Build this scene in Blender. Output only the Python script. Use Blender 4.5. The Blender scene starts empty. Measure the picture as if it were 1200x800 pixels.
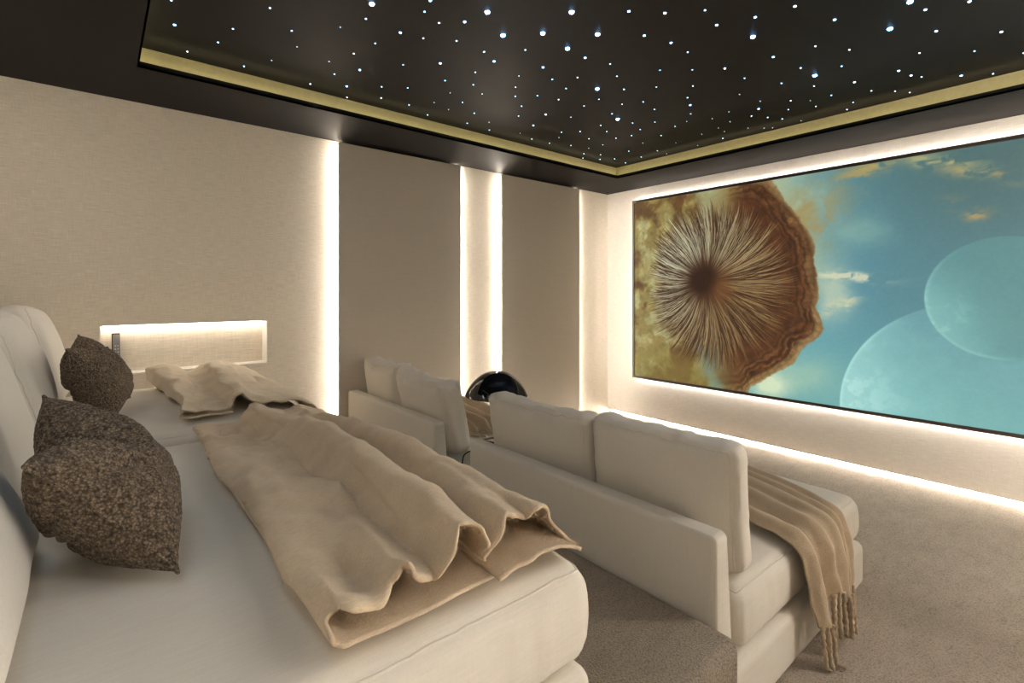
import bpy, bmesh, math, random
import numpy as np
from mathutils import Vector, Matrix, noise
from mathutils.bvhtree import BVHTree

random.seed(7)
sc = bpy.context.scene
COL = sc.collection
PI = math.pi

# ---------------------------------------------------------------- helpers
def nz(x, y, z=0.0):
    return noise.noise(Vector((x, y, z)))

def sstep(a, b, x):
    t = min(1.0, max(0.0, (x - a) / (b - a)))
    return t * t * (3 - 2 * t)

def off_of(o):
    v = Vector((0, 0, 0))
    while o is not None:
        v = v + o.location
        o = o.parent
    return v

def mk(name, verts, faces, mat, parent=None, smooth=True, base=None, fix=True):
    """one mesh object; verts in room coordinates"""
    me = bpy.data.meshes.new(name)
    if parent is not None:
        off = off_of(parent); loc = Vector((0, 0, 0))
    else:
        if base is None:
            xs = [v[0] for v in verts]; ys = [v[1] for v in verts]; zs = [v[2] for v in verts]
            base = ((min(xs) + max(xs)) / 2, (min(ys) + max(ys)) / 2, min(zs))
        off = Vector(base); loc = off
    me.from_pydata([(v[0] - off[0], v[1] - off[1], v[2] - off[2]) for v in verts], [], faces)
    if fix:
        bm = bmesh.new(); bm.from_mesh(me)
        bmesh.ops.recalc_face_normals(bm, faces=bm.faces)
        bm.to_mesh(me); bm.free()
    me.polygons.foreach_set('use_smooth', [smooth] * len(me.polygons))
    me.materials.append(mat)
    o = bpy.data.objects.new(name, me)
    o.location = loc
    o.parent = parent
    COL.objects.link(o)
    return o

def tag(o, label, cat, group=None):
    o['label'] = label; o['category'] = cat
    if group: o['group'] = group
    return o

def struct(o):
    o['kind'] = 'structure'
    return o

def empty(name, loc, label, cat, group=None):
    o = bpy.data.objects.new(name, None)
    o.location = loc
    o.empty_display_size = 0.05
    COL.objects.link(o)
    return tag(o, label, cat, group)

class MB:
    """collects boxes / tubes / lathes into one mesh"""
    def __init__(s): s.v = []; s.f = []
    def add(s, v, f):
        n = len(s.v); s.v += [tuple(p) for p in v]; s.f += [tuple(i + n for i in q) for q in f]; return s
    def box(s, x0, x1, y0, y1, z0, z1, bev=0.0):
        bm = bmesh.new()
        bmesh.ops.create_cube(bm, size=1.0)
        for v in bm.verts:
            v.co = Vector((x0 + (v.co.x + .5) * (x1 - x0), y0 + (v.co.y + .5) * (y1 - y0), z0 + (v.co.z + .5) * (z1 - z0)))
        if bev: bmesh.ops.bevel(bm, geom=bm.edges[:], offset=bev, segments=3, profile=.5, affect='EDGES')
        bm.verts.index_update()
        s.add([v.co[:] for v in bm.verts], [[v.index for v in f.verts] for f in bm.faces]); bm.free(); return s
    def tube(s, pts, rad, n=8, closed=False, caps=True):
        v, f = tube(pts, rad, n, closed, caps); return s.add(v, f)
    def lathe(s, prof, c, n=48):
        v = []; f = []; m = len(prof)
        for i in range(n):
            a = 2 * PI * i / n
            for r, z in prof: v.append((c[0] + r * math.cos(a), c[1] + r * math.sin(a), c[2] + z))
        for i in range(n):
            j = (i + 1) % n
            for k in range(m - 1): f.append((i * m + k, j * m + k, j * m + k + 1, i * m + k + 1))
        return s.add(v, f)
    def build(s, name, mat, parent=None, smooth=False, base=None):
        return mk(name, s.v, s.f, mat, parent, smooth, base)

def tube(pts, rad, n=8, closed=False, caps=True):
    P = [Vector(p) for p in pts]; m = len(P)
    R = rad if isinstance(rad, (list, tuple)) else [rad] * m
    v = []; f = []; up = None
    for i in range(m):
        a = P[i - 1] if (i > 0 or closed) else P[i]
        b = P[(i + 1) % m] if (i < m - 1 or closed) else P[i]
        t = (b - a)
        t = t.normalized() if t.length > 1e-9 else Vector((0, 0, 1))
        if up is None:
            up = Vector((0, 0, 1)) if abs(t.z) < .9 else Vector((1, 0, 0))
        up = (up - t * up.dot(t)).normalized(); w = t.cross(up)
        for k in range(n):
            q = 2 * PI * k / n
            v.append(P[i] + (up * math.cos(q) + w * math.sin(q)) * R[i])
    for i in range(m if closed else m - 1):
        j = (i + 1) % m
        for k in range(n):
            l = (k + 1) % n
            f.append((i * n + k, i * n + l, j * n + l, j * n + k))
    if caps and not closed:
        f.append(tuple(range(n))[::-1]); f.append(tuple((m - 1) * n + k for k in range(n)))
    return v, f

def catmull(K, t):
    """K: list of tuples, t in [0,len-1]"""
    n = len(K) - 1
    i = min(int(t), n - 1); u = t - i
    p0 = K[max(i - 1, 0)]; p1 = K[i]; p2 = K[i + 1]; p3 = K[min(i + 2, n)]
    return [0.5 * (2 * b + (c - a) * u + (2 * a - 5 * b + 4 * c - d) * u * u + (3 * b - a - 3 * c + d) * u ** 3)
            for a, b, c, d in zip(p0, p1, p2, p3)]

# ------- padded boxes: rounded-box lattice pushed through a deform function
def axis_vals(h, r, ne, step):
    inner = max(h - r, 1e-4)
    e = [r * math.tan(PI / 4 * i / ne) for i in range(1, ne + 1)]
    nm = max(2, int(round(2 * inner / step)))
    mid = [-inner + 2 * inner * i / nm for i in range(nm + 1)]
    return [-(inner + q) for q in reversed(e)] + mid + [inner + q for q in e]

def puff(hx, hy, hz, r, deform, step=0.03, ne=4):
    A = axis_vals(hx, r, ne, step); B = axis_vals(hy, r, ne, step); C = axis_vals(hz, r, ne, step)
    NX, NY, NZ = len(A) - 1, len(B) - 1, len(C) - 1
    idx = {}; V = []; F = []
    def vid(i, j, k):
        key = (i, j, k)
        if key not in idx:
            p = Vector((A[i], B[j], C[k]))
            q = Vector((max(-(hx - r), min(hx - r, p.x)), max(-(hy - r), min(hy - r, p.y)), max(-(hz - r), min(hz - r, p.z))))
            d = p - q
            if d.length > 1e-9: p = q + d * (r / d.length)
            idx[key] = len(V)
            V.append(deform(p, A[i] / hx, B[j] / hy, C[k] / hz))
        return idx[key]
    for i in range(NX):
        for j in range(NY):
            for k in (0, NZ): F.append((vid(i, j, k), vid(i + 1, j, k), vid(i + 1, j + 1, k), vid(i, j + 1, k)))
    for i in range(NX):
        for k in range(NZ):
            for j in (0, NY): F.append((vid(i, j, k), vid(i + 1, j, k), vid(i + 1, j, k + 1), vid(i, j, k + 1)))
    for j in range(NY):
        for k in range(NZ):
            for i in (0, NX): F.append((vid(i, j, k), vid(i, j + 1, k), vid(i, j + 1, k + 1), vid(i, j, k + 1)))
    def loop(axis, side):
        """vertex positions round the edge of one face"""
        N = (NX, NY, NZ); o = [a for a in (0, 1, 2) if a != axis]
        fix = N[axis] if side > 0 else 0
        a, b = o; out = []
        def at(p, q):
            k = [0, 0, 0]; k[axis] = fix; k[a] = p; k[b] = q
            return V[idx[tuple(k)]]
        for p in range(N[a]): out.append(at(p, 0))
        for q in range(N[b]): out.append(at(N[a], q))
        for p in range(N[a], 0, -1): out.append(at(p, N[b]))
        for q in range(N[b], 0, -1): out.append(at(0, q))
        return out
    return V, F, loop

# ---------------------------------------------------------------- materials
def new_mat(name):
    m = bpy.data.materials.new(name); m.use_nodes = True
    nt = m.node_tree
    return m, nt, nt.nodes['Principled BSDF']

def N(nt, kind, **kw):
    n = nt.nodes.new(kind)
    for k, v in kw.items():
        if k in n.inputs: n.inputs[k].default_value = v
        else: setattr(n, k, v)
    return n

def coords(nt, scale=(1, 1, 1), rot=(0, 0, 0)):
    tc = nt.nodes.new('ShaderNodeTexCoord')
    mp = nt.nodes.new('ShaderNodeMapping')
    mp.inputs['Scale'].default_value = scale; mp.inputs['Rotation'].default_value = rot
    nt.links.new(tc.outputs['Object'], mp.inputs['Vector'])
    return mp.outputs['Vector']

def noise_tex(nt, vec, scale, detail=3, rough=.6):
    n = N(nt, 'ShaderNodeTexNoise')
    n.inputs['Scale'].default_value = scale; n.inputs['Detail'].default_value = detail; n.inputs['Roughness'].default_value = rough
    nt.links.new(vec, n.inputs['Vector']); return n.outputs['Fac']

def math_n(nt, op, a, b=None):
    n = nt.nodes.new('ShaderNodeMath'); n.operation = op
    for i, q in enumerate((a, b)):
        if q is None: continue
        if isinstance(q, (int, float)): n.inputs[i].default_value = q
        else: nt.links.new(q, n.inputs[i])
    return n.outputs[0]

def ramp(nt, fac, stops):
    r = nt.nodes.new('ShaderNodeValToRGB')
    els = r.color_ramp.elements
    while len(els) < len(stops): els.new(.5)
    for e, (p, c) in zip(els, stops): e.position = p; e.color = (*c, 1)
    nt.links.new(fac, r.inputs['Fac']); return r.outputs['Color']

def bump(nt, bsdf, h, strength, dist):
    b = nt.nodes.new('ShaderNodeBump'); b.inputs['Strength'].default_value = strength; b.inputs['Distance'].default_value = dist
    nt.links.new(h, b.inputs['Height']); nt.links.new(b.outputs['Normal'], bsdf.inputs['Normal'])

def sheen(bs, w, tint=(1, 1, 1), rough=.5):
    bs.inputs['Sheen Weight'].default_value = w
    bs.inputs['Sheen Tint'].default_value = (*tint, 1)
    bs.inputs['Sheen Roughness'].default_value = rough

def sc_col(c, k): return tuple(max(0, min(1, q * k)) for q in c)

def woven(name, c, var, along, strength, dist, rough=.9, fine=520, sheen_w=0.0):
    """cloth with weft streaks running along one axis"""
    m, nt, bs = new_mat(name)
    lo = {'x': (14, 260, 260), 'y': (260, 14, 260), 'z': (260, 260, 14)}
    a = noise_tex(nt, coords(nt, lo[along]), 1, 2)
    b = noise_tex(nt, coords(nt, lo['z' if along != 'z' else 'x']), 1, 2)
    g = noise_tex(nt, coords(nt), fine, 1)
    h = math_n(nt, 'ADD', math_n(nt, 'MULTIPLY', a, .55), math_n(nt, 'MULTIPLY', b, .3))
    h = math_n(nt, 'ADD', h, math_n(nt, 'MULTIPLY', g, .15))
    col = ramp(nt, h, [(.34, sc_col(c, 1 - var)), (.66, sc_col(c, 1 + var))])
    nt.links.new(col, bs.inputs['Base Color'])
    bs.inputs['Roughness'].default_value = rough; bs.inputs['Specular IOR Level'].default_value = .2
    bump(nt, bs, h, strength, dist)
    if sheen_w: sheen(bs, sheen_w)
    return m

def plain(name, c, rough=.5, metal=0.0, spec=.5, var=.06, scale=40):
    m, nt, bs = new_mat(name)
    f = noise_tex(nt, coords(nt), scale, 3)
    nt.links.new(ramp(nt, f, [(.3, sc_col(c, 1 - var)), (.7, sc_col(c, 1 + var))]), bs.inputs['Base Color'])
    bs.inputs['Roughness'].default_value = rough; bs.inputs['Metallic'].default_value = metal
    bs.inputs['Specular IOR Level'].default_value = spec
    return m

def glow(name, c, s):
    m, nt, bs = new_mat(name)
    bs.inputs['Base Color'].default_value = (.8, .8, .8, 1)
    bs.inputs['Emission Color'].default_value = (*c, 1); bs.inputs['Emission Strength'].default_value = s
    return m

def carpet_mat(name, c, join=False):
    m, nt, bs = new_mat(name)
    v = coords(nt)
    f = noise_tex(nt, v, 170, 4, .7)
    big = noise_tex(nt, v, 5, 3, .6)
    swirl = noise_tex(nt, coords(nt, (7, 22, 10), (0, 0, .5)), 1, 3, .6)
    vo = N(nt, 'ShaderNodeTexVoronoi'); vo.inputs['Scale'].default_value = 190; nt.links.new(v, vo.inputs['Vector'])
    h = math_n(nt, 'SUBTRACT', f, math_n(nt, 'MULTIPLY', vo.outputs['Distance'], .55))
    k = math_n(nt, 'ADD', math_n(nt, 'MULTIPLY', h, .7), math_n(nt, 'MULTIPLY', big, .22))
    k = math_n(nt, 'ADD', k, math_n(nt, 'MULTIPLY', swirl, .22))
    col = ramp(nt, k, [(.15, sc_col(c, .55)), (.42, c), (.72, sc_col(c, 1.35))])
    nt.links.new(col, bs.inputs['Base Color'])
    bs.inputs['Roughness'].default_value = 1; bs.inputs['Specular IOR Level'].default_value = .05
    bump(nt, bs, math_n(nt, 'ADD', h, math_n(nt, 'MULTIPLY', swirl, .4)), .9, .012)
    sheen(bs, .25, c)
    return m

def boucle_mat(name):
    m, nt, bs = new_mat(name)
    v = coords(nt)
    vo = N(nt, 'ShaderNodeTexVoronoi'); vo.inputs['Scale'].default_value = 205; nt.links.new(v, vo.inputs['Vector'])
    f = noise_tex(nt, v, 105, 4, .7)
    k = math_n(nt, 'SUBTRACT', math_n(nt, 'MULTIPLY', f, 1.25), math_n(nt, 'MULTIPLY', vo.outputs['Distance'], .55))
    col = ramp(nt, k, [(.10, (.06, .044, .03)), (.38, (.185, .138, .095)), (.66, (.42, .325, .23))])
    nt.links.new(col, bs.inputs['Base Color'])
    bs.inputs['Roughness'].default_value = 1; bs.inputs['Specular IOR Level'].default_value = .05
    bump(nt, bs, k, 1.0, .012)
    sheen(bs, .1)
    return m

def wool_mat(name, c, var=.16):
    m, nt, bs = new_mat(name)
    a = noise_tex(nt, coords(nt, (90, 420, 200)), 1, 3, .7)
    b = noise_tex(nt, coords(nt), 9, 3, .6)
    k = math_n(nt, 'ADD', math_n(nt, 'MULTIPLY', a, .6), math_n(nt, 'MULTIPLY', b, .4))
    nt.links.new(ramp(nt, k, [(.33, sc_col(c, 1 - var)), (.67, sc_col(c, 1 + var))]), bs.inputs['Base Color'])
    bs.inputs['Roughness'].default_value = 1; bs.inputs['Specular IOR Level'].default_value = .05
    bump(nt, bs, k, .55, .006)
    sheen(bs, .45, (1, .93, .82), .45)
    return m

M = {}
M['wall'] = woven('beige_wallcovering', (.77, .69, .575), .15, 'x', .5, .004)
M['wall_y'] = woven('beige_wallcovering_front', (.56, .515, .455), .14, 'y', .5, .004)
M['panel'] = woven('smooth_panel_cloth', (.57, .51, .43), .05, 'x', .2, .002)
M['white'] = plain('white_lacquer', (.80, .76, .70), .5)
M['black'] = plain('black_ceiling_paint', (.0048, .0042, .0038), .62, 0, .18, .12, 9)
M['olive'] = plain('olive_cove_paint', (.41, .37, .215), .7, 0, .3)
M['sofa'] = woven('ivory_upholstery', (.72, .675, .60), .05, 'x', .25, .0015, .9, 700, .12)
M['seam'] = plain('ivory_piping', (.62, .58, .515), .9, 0, .2)
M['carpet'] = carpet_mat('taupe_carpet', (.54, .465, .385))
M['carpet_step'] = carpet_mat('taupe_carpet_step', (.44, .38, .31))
M['boucle'] = boucle_mat('brown_boucle')
M['throw'] = wool_mat('camel_wool', (.62, .495, .35))
M['throw_pale'] = wool_mat('pale_camel_wool', (.64, .53, .39))
M['throw_taupe'] = wool_mat('taupe_wool', (.45, .355, .25))
M['led'] = glow('warm_white_led', (1.0, .92, .82), 82)
M['led_side_fill'] = glow('boosted_led_side_wall', (1.0, .92, .82), 205)  # unseen right-wall strips, set brighter than the left ones as added fill
M['led_screen'] = glow('warm_white_led_screen', (1.0, .925, .85), 44)
M['led_floor'] = glow('warm_white_led_floor', (1.0, .91, .79), 60)
M['led_niche'] = glow('warm_white_led_niche', (1.0, .92, .81), 20)
M['led_cove'] = glow('yellow_cove_led', (1.0, .87, .50), 12)
M['frame'] = plain('dark_bronze_frame', (.035, .028, .022), .4, .3)
M['gloss'] = plain('black_glass', (.006, .006, .008), .04, 0, .6)
M['dark'] = plain('black_plastic', (.012, .012, .013), .35)
M['grey'] = plain('brushed_grey_metal', (.22, .21, .20), .35, .7)
M['button'] = plain('pale_buttons', (.55, .55, .55), .5)
M['table'] = plain('ivory_lacquer_table', (.62, .58, .52), .4)
M['star_s'] = glow('star_point_small', (.36, .64, 1.0), 8)
M['star_t'] = glow('star_point_tiny', (.5, .72, 1.0), 4)
M['star_m'] = glow('star_point_medium', (.30, .60, 1.0), 12)
M['star_l'] = glow('star_point_bright', (.24, .55, 1.0), 40)

# ---------------------------------------------------------------- room shell
XW, YW, ZC = 4.481, 3.671, 2.475          # screen wall, left wall, soffit height
XB, YR = -0.56, -0.52                     # rear wall, right wall
PH = 0.372                                # riser height
PX, PY = 1.405, 0.665                     # riser front face, riser side face

struct(MB().box(XB - .1, XW + .2, YR - .1, YW + .2, -.08, 0).build('floor', M['carpet']))

def riser_def(p, a, b, c):
    return Vector((XB + .002 + (PX - XB) / 2 + p.x, (PY + YW) / 2 + p.y, PH / 2 + p.z + .0012 * nz(p.x * 60, p.y * 60)))
v, f, _ = puff((PX - XB) / 2 - .002, (YW - PY) / 2 - .002, PH / 2 - .001, .035, riser_def, .06)
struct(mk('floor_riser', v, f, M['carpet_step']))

# left wall with the lit niche
nx0, nx1, nz0, nz1, nd = .005, .893, .873, 1.169, .125
b = MB()
b.box(XB - .1, nx0, YW, YW + .2, 0, 2.7); b.box(nx1, XW + .2, YW, YW + .2, 0, 2.7)
b.box(nx0, nx1, YW, YW + .2, 0, nz0); b.box(nx0, nx1, YW, YW + .2, nz1, 2.7)
wall_left = struct(b.build('wall_left', M['wall']))
b = MB().box(nx0, nx1, YW + nd, YW + nd + .02, nz0, nz1)
b.build('niche_back', M['wall'], wall_left)
b = MB()
t = .007
b.box(nx0, nx1, YW - .001, YW + nd, nz0 - .001, nz0 + t); b.box(nx0, nx1, YW - .001, YW + nd, nz1 - t, nz1 + .001)
b.box(nx0, nx0 + t, YW - .001, YW + nd, nz0 + t, nz1 - t); b.box(nx1 - t, nx1, YW - .001, YW + nd, nz0 + t, nz1 - t)
b.build('niche_lining', M['white'], wall_left)
MB().box(nx0 + .02, nx1 - .02, YW + nd - .03, YW + nd - .016, nz1 - t - .008, nz1 - t - .001).build('niche_light_strip', M['led_niche'], wall_left)

# screen wall floats over a lit shadow gap
GAP = .03
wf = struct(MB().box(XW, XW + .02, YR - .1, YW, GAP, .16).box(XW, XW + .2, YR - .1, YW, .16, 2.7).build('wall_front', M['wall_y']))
MB().box(XW + .030, XW + .036, YR + .02, YW - .02, .008, GAP - .002).build('floor_light_strip', M['led_floor'], wf)
struct(MB().box(XW + .04, XW + .2, YR - .1, YW, 0, .16).build('baseboard_front', M['white']))
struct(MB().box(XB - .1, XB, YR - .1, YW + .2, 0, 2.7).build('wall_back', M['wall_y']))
wall_right = struct(MB().box(XB - .1, XW + .2, YR - .1, YR, 0, 2.7).build('wall_right', M['wall']))

# black ceiling: soffit ring, tray and olive cove riser
TX0, TX1, TY0, TY1 = .157, 3.92, .0, 3.09
b = MB()
b.box(XB, TX0, YR, YW, ZC, ZC + .012); b.box(TX1, XW, YR, YW, ZC, ZC + .012)
b.box(TX0, TX1, YR, TY0, ZC, ZC + .012); b.box(TX0, TX1, TY1, YW, ZC, ZC + .012)
lt = .008
b.box(TX0 - lt, TX1 + lt, TY1, TY1 + lt, ZC, ZC + .030); b.box(TX0 - lt, TX1 + lt, TY0 - lt, TY0, ZC, ZC + .030)
b.box(TX0 - lt, TX0, TY0, TY1, ZC, ZC + .030); b.box(TX1, TX1 + lt, TY0, TY1, ZC, ZC + .030)
b.box(TX0 - .08, TX1 + .08, TY0 - .08, TY1 + .08, 2.60, 2.66)
ceiling = struct(b.build('ceiling', M['black']))
b = MB(); rb = .062
b.box(TX0 - rb - .01, TX1 + rb + .01, TY1 + rb, TY1 + rb + .01, ZC + .012, 2.60); b.box(TX0 - rb - .01, TX1 + rb + .01, TY0 - rb - .01, TY0 - rb, ZC + .012, 2.60)
b.box(TX0 - rb - .01, TX0 - rb, TY0 - rb, TY1 + rb, ZC + .012, 2.60); b.box(TX1 + rb, TX1 + rb + .01, TY0 - rb, TY1 + rb, ZC + .012, 2.60)
bw = .004  # thin bead added at the riser top to catch the cove light
b.box(TX0 - rb, TX1 + rb, TY1 + rb - bw, TY1 + rb, 2.594, 2.599); b.box(TX0 - rb, TX1 + rb, TY0 - rb, TY0 - rb + bw, 2.594, 2.599)
b.box(TX0 - rb, TX0 - rb + bw, TY0, TY1, 2.594, 2.599); b.box(TX1 + rb - bw, TX1 + rb, TY0, TY1, 2.594, 2.599)
struct(b.build('trim_1', M['olive']))
b = MB(); q = .022
b.box(TX0 - q, TX1 + q, TY1 + q, TY1 + q + .01, ZC + .013, ZC + .017); b.box(TX0 - q, TX1 + q, TY0 - q - .01, TY0 - q, ZC + .013, ZC + .017)
b.box(TX0 - q - .01, TX0 - q, TY0, TY1, ZC + .013, ZC + .017); b.box(TX1 + q, TX1 + q + .01, TY0, TY1, ZC + .013, ZC + .017)
b.build('cove_light_strip', M['led_cove'], ceiling)

# ---------------------------------------------------------------- padded wall panels with edge light
def wall_panel(x0, x1, ytop, into, label, group, led='led'):
    """panel standing off a side wall; 'into' is -1 on the left wall, +1 on the right wall"""
    yw = ytop
    ys = sorted((yw + into * .028, yw + into * .055))
    e = empty('wall_panel', ((x0 + x1) / 2, yw + into * .03, .002), label, 'wall panel', group) if into < 0 else wall_right
    MB().box(x0, x1, ys[0], ys[1], .004, ZC - .016, .003).build('panel_face', M['panel'], e, True)
    ym = sorted((yw + into * .004, yw + into * .027))
    MB().box(x0 + .03, x1 - .03, ym[0], ym[1], .004, ZC - .03).build('mounting_batten', M['white'], e)
    for xa, xb in ((x0 + .006, x0 + .016), (x1 - .016, x1 - .006)):
        yl = sorted((yw + into * .008, yw + into * .024))
        MB().box(xa, xb, yl[0], yl[1], .01, ZC - .03).build('light_strip', M[led], e)
    return e
wall_panel(1.362, 2.432, YW, -1, 'wide smooth beige wall panel with lit edges, nearest the lit wall niche', 'backlit wall panels')
wall_panel(2.895, 3.952, YW, -1, 'smooth beige wall panel with lit edges next to the screen wall corner', 'backlit wall panels')
wall_panel(1.36, 2.43, YR, 1, '', '', 'led_side_fill')  # unseen matching panels, put in to light the room from the right
wall_panel(2.895, 3.95, YR, 1, '', '', 'led_side_fill')

# ---------------------------------------------------------------- screen picture (drawn in code, sRGB values)
SX = 4.43
SW, SH = 3.378, 1.9
def vnoise(U, V, fx, fy, seed):
    rng = np.random.RandomState(seed)
    nx, ny = int(SW * fx) + 4, int(SH * fy) + 4
    G = rng.rand(ny, nx)
    x = U * fx; y = V * fy
    xi = np.clip(x.astype(int), 0, nx - 2); yi = np.clip(y.astype(int), 0, ny - 2)
    a = np.clip(x - xi, 0, 1); c = np.clip(y - yi, 0, 1)
    a = a * a * (3 - 2 * a); c = c * c * (3 - 2 * c)
    return (G[yi, xi] * (1 - a) + G[yi, xi + 1] * a) * (1 - c) + (G[yi + 1, xi] * (1 - a) + G[yi + 1, xi + 1] * a) * c
def fbm(U, V, f, seed, oct=6, ax=1.0, ay=1.0):
    s = 0; w = .5; t = 0
    for o in range(oct):
        s = s + w * vnoise(U, V, f * ax, f * ay, seed + o); t += w; w *= .55; f *= 2.03
    return s / t
def smooth(a, b, x):
    t = np.clip((x - a) / (b - a), 0, 1); return t * t * (3 - 2 * t)
def picture(W, H):
    u = (np.arange(W) + .0) / (W - 1) * SW; v = (np.arange(H) + .0) / (H - 1) * SH
    U, V = np.meshgrid(u, v)
    C = lambda r, g, b_: np.array([r, g, b_], float) / 255.
    def mix(I, col, m): return I * (1 - m[..., None]) + col * m[..., None]
    wu = U + .16 * (fbm(U, V, 3, 11) - .5); wv = V + .16 * (fbm(U, V, 3, 31) - .5)
    # sky: pale near the cloud bank, grey green to the upper right, turquoise below
    I = np.zeros((H, W, 3)) + C(94, 152, 168)
    I = mix(I, C(84, 132, 142), smooth(1.75, 2.6, U + .15 * V))
    I = mix(I, C(72, 106, 107), smooth(2.2, 3.1, U * .9 + V * .35) * smooth(.7, 1.8, V))
    I = mix(I, C(112, 172, 168), smooth(1.0, .0, V) * .8)
    # cloud bank behind the cap
    n1 = fbm(wu, wv, 2.4, 3); n2 = fbm(wu, wv, 6, 5)
    bank = smooth(2.14, 1.58, U + .45 * (n1 - .5) + .18 * np.abs(V - 1.0) + .1 * (n2 - .5))
    I = mix(I, C(176, 186, 146), bank * .85 * smooth(.55, 1.1, V))
    blob = np.exp(-((wu - 1.78) / .19) ** 2 - ((wv - 1.50) / .27) ** 2) * (.15 + 1.5 * smooth(.3, .7, n2))
    I = mix(I, C(160, 140, 88), np.clip(blob * 1.2, 0, .85))
    blob = np.exp(-((wu - 2.08) / .14) ** 2 - ((wv - 1.38) / .10) ** 2) * (.4 + n2)
    I = mix(I, C(128, 170, 160), np.clip(blob, 0, .6))
    low = np.exp(-((wu - 1.62) / .28) ** 2 - ((wv - .24) / .17) ** 2)
    I = mix(I, C(150, 190, 172), np.clip(low * 1.1, 0, .85))
    low = np.exp(-((wu - 1.42) / .15) ** 2 - ((wv - .10) / .11) ** 2)
    I = mix(I, C(212, 226, 190), np.clip(low * 1.25, 0, .95))
    low = np.exp(-((wu - 1.92) / .11) ** 2 - ((wv - .90) / .2) ** 2)
    I = mix(I, C(196, 206, 176), np.clip(low * (.3 + 1.1 * n2), 0, .7))
    # small cirrus wisps
    def wisp(cx, cy, lx, ly, ang, col, k, sd):
        ca, sa = math.cos(ang), math.sin(ang)
        X = (wu - cx) * ca + (wv - cy) * sa; Y = -(wu - cx) * sa + (wv - cy) * ca
        m = np.exp(-(X / lx) ** 2 - (Y / ly) ** 2) * smooth(.36, .62, fbm(U + .3 * (n2 - .5), V, 11, sd, 4, .7, 1.5))
        return mix(I, np.array(col) / 255., np.clip(m * k, 0, .92))
    I = wisp(2.10, 1.80, .17, .055, .1, (164, 148, 96), 1.1, 71)
    I = wisp(2.20, 1.83, .10, .04, 0, (182, 166, 100), 1.3, 75)
    I = wisp(2.52, 1.78, .17, .05, -.28, (168, 166, 116), 1.4, 81)
    I = wisp(2.72, 1.68, .17, .045, -.25, (176, 160, 108), 1.2, 91)
    I = wisp(2.84, 1.62, .07, .03, -.2, (186, 156, 98), 1.1, 93)
    I = wisp(2.58, 1.89, .07, .02, 0, (160, 158, 106), 1.3, 97)
    I = wisp(2.68, 1.48, .12, .035, -.3, (138, 130, 96), 1.1, 101)
    I = wisp(2.74, 1.425, .05, .03, 0, (168, 146, 98), 1.1, 103)
    I = wisp(2.02, 1.02, .20, .035, -.05, (206, 208, 178), 1.6, 111)
    I = wisp(1.95, .80, .12, .05, .35, (200, 202, 168), 1.4, 113)
    # two moons
    def moon(I, cx, cy, r, col, rim, lim, sd, fade):
        d = np.hypot(U - cx, V - cy)
        m = smooth(r + .006, r - .006, d)
        ln = ((U - cx) * -.82 + (V - cy) * -.35) / r
        tex = fbm(U, V, 9, sd, 5); spots = smooth(.52, .68, tex)
        k = m * (.22 + .70 * smooth(-.2, .9, ln) + .25 * (tex - .5)) * fade
        J = mix(I, np.array(col) / 255., np.clip(k, 0, 1))
        J = mix(J, np.array(rim) / 255., np.clip(m * fade * (.30 + .60 * spots) * smooth(.25, .95, ln), 0, 1))
        return mix(J, np.array(rim) / 255., m * fade * .45 * smooth(r - .03, r - .002, d) * smooth(.0, .6, ln))
    I = moon(I, 2.75, .05, .80, (150, 206, 202), (192, 234, 226), 0, 121, 1.0)
    back = smooth(.40, .39, np.hypot(U - 2.86, V - .875))
    I = mix(I, C(84, 134, 136), back * .92)
    I = moon(I, 2.86, .875, .395, (116, 172, 170), (150, 204, 196), 0, 131, .35 + .65 * smooth(1.25, .75, V))
    # mottled olive cloud at the left
    left = smooth(1.02, .72, U + .5 * (fbm(wu, wv, 2.6, 43) - .5))
    n3 = fbm(wu, wv, 3.4, 47); n4 = fbm(wu, wv, 8, 53)
    L = np.zeros((H, W, 3)) + C(140, 124, 70)
    L = mix(L, C(92, 62, 30), smooth(.46, .62, n3) * .9)
    L = mix(L, C(178, 174, 122), smooth(.54, .36, n3) * smooth(.42, .62, n4) * .9)
    L = L * (.80 + .40 * fbm(U, V, 14, 57, 4))[..., None]
    L = mix(L, C(120, 84, 42), smooth(.05, .0, U) * .4)
    L = mix(L, C(136, 124, 62), smooth(.5, .1, V) * .55)
    I = I * (1 - left[..., None]) + L * left[..., None]
    # the brown cap
    edge = [(0.30, 1.62), (0.50, 1.80), (0.868, 1.853), (1.114, 1.93), (1.412, 1.90), (1.55, 1.683), (1.682, 1.49), (1.777, 1.308), (1.764, 1.138), (1.807, .965),
            (1.789, .793), (1.838, .626), (1.807, .555), (1.682, .457), (1.617, .331), (1.447, .204), (1.267, .09), (1.22, -.02), (.9, -.12), (.4, .1), (.15, .5), (.1, 1.2)]
    cx, cy = .84, 1.02
    th = np.array([math.atan2(y - cy, x - cx) for x, y in edge]); rr = np.array([math.hypot(x - cx, y - cy) for x, y in edge])
    o = np.argsort(th); th = th[o]; rr = rr[o]
    T = np.arctan2(V - cy, U - cx); Rr = np.hypot(U - cx, V - cy)
    RE = np.interp(T, np.r_[th[-1] - 2 * PI, th, th[0] + 2 * PI], np.r_[rr[-1], rr, rr[0]])
    RE = RE + .035 * (fbm(U, V, 16, 61, 3) - .5)
    rightness = smooth(.62, 1.15, U + .25 * (n4 - .5)) * np.clip(smooth(-.05, .25, V) + smooth(.9, 1.1, U), 0, 1)
    cap = smooth(RE + .010, RE - .010, Rr) * rightness
    br = fbm(U, V, 7, 151, 5); streak = fbm(T * 1.6 + 6, Rr, 26, 161, 3, 1, .18)
    K = np.zeros((H, W, 3)) + C(84, 48, 22)
    K = mix(K, C(66, 34, 14), smooth(.45, .7, br) * .8)
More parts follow.
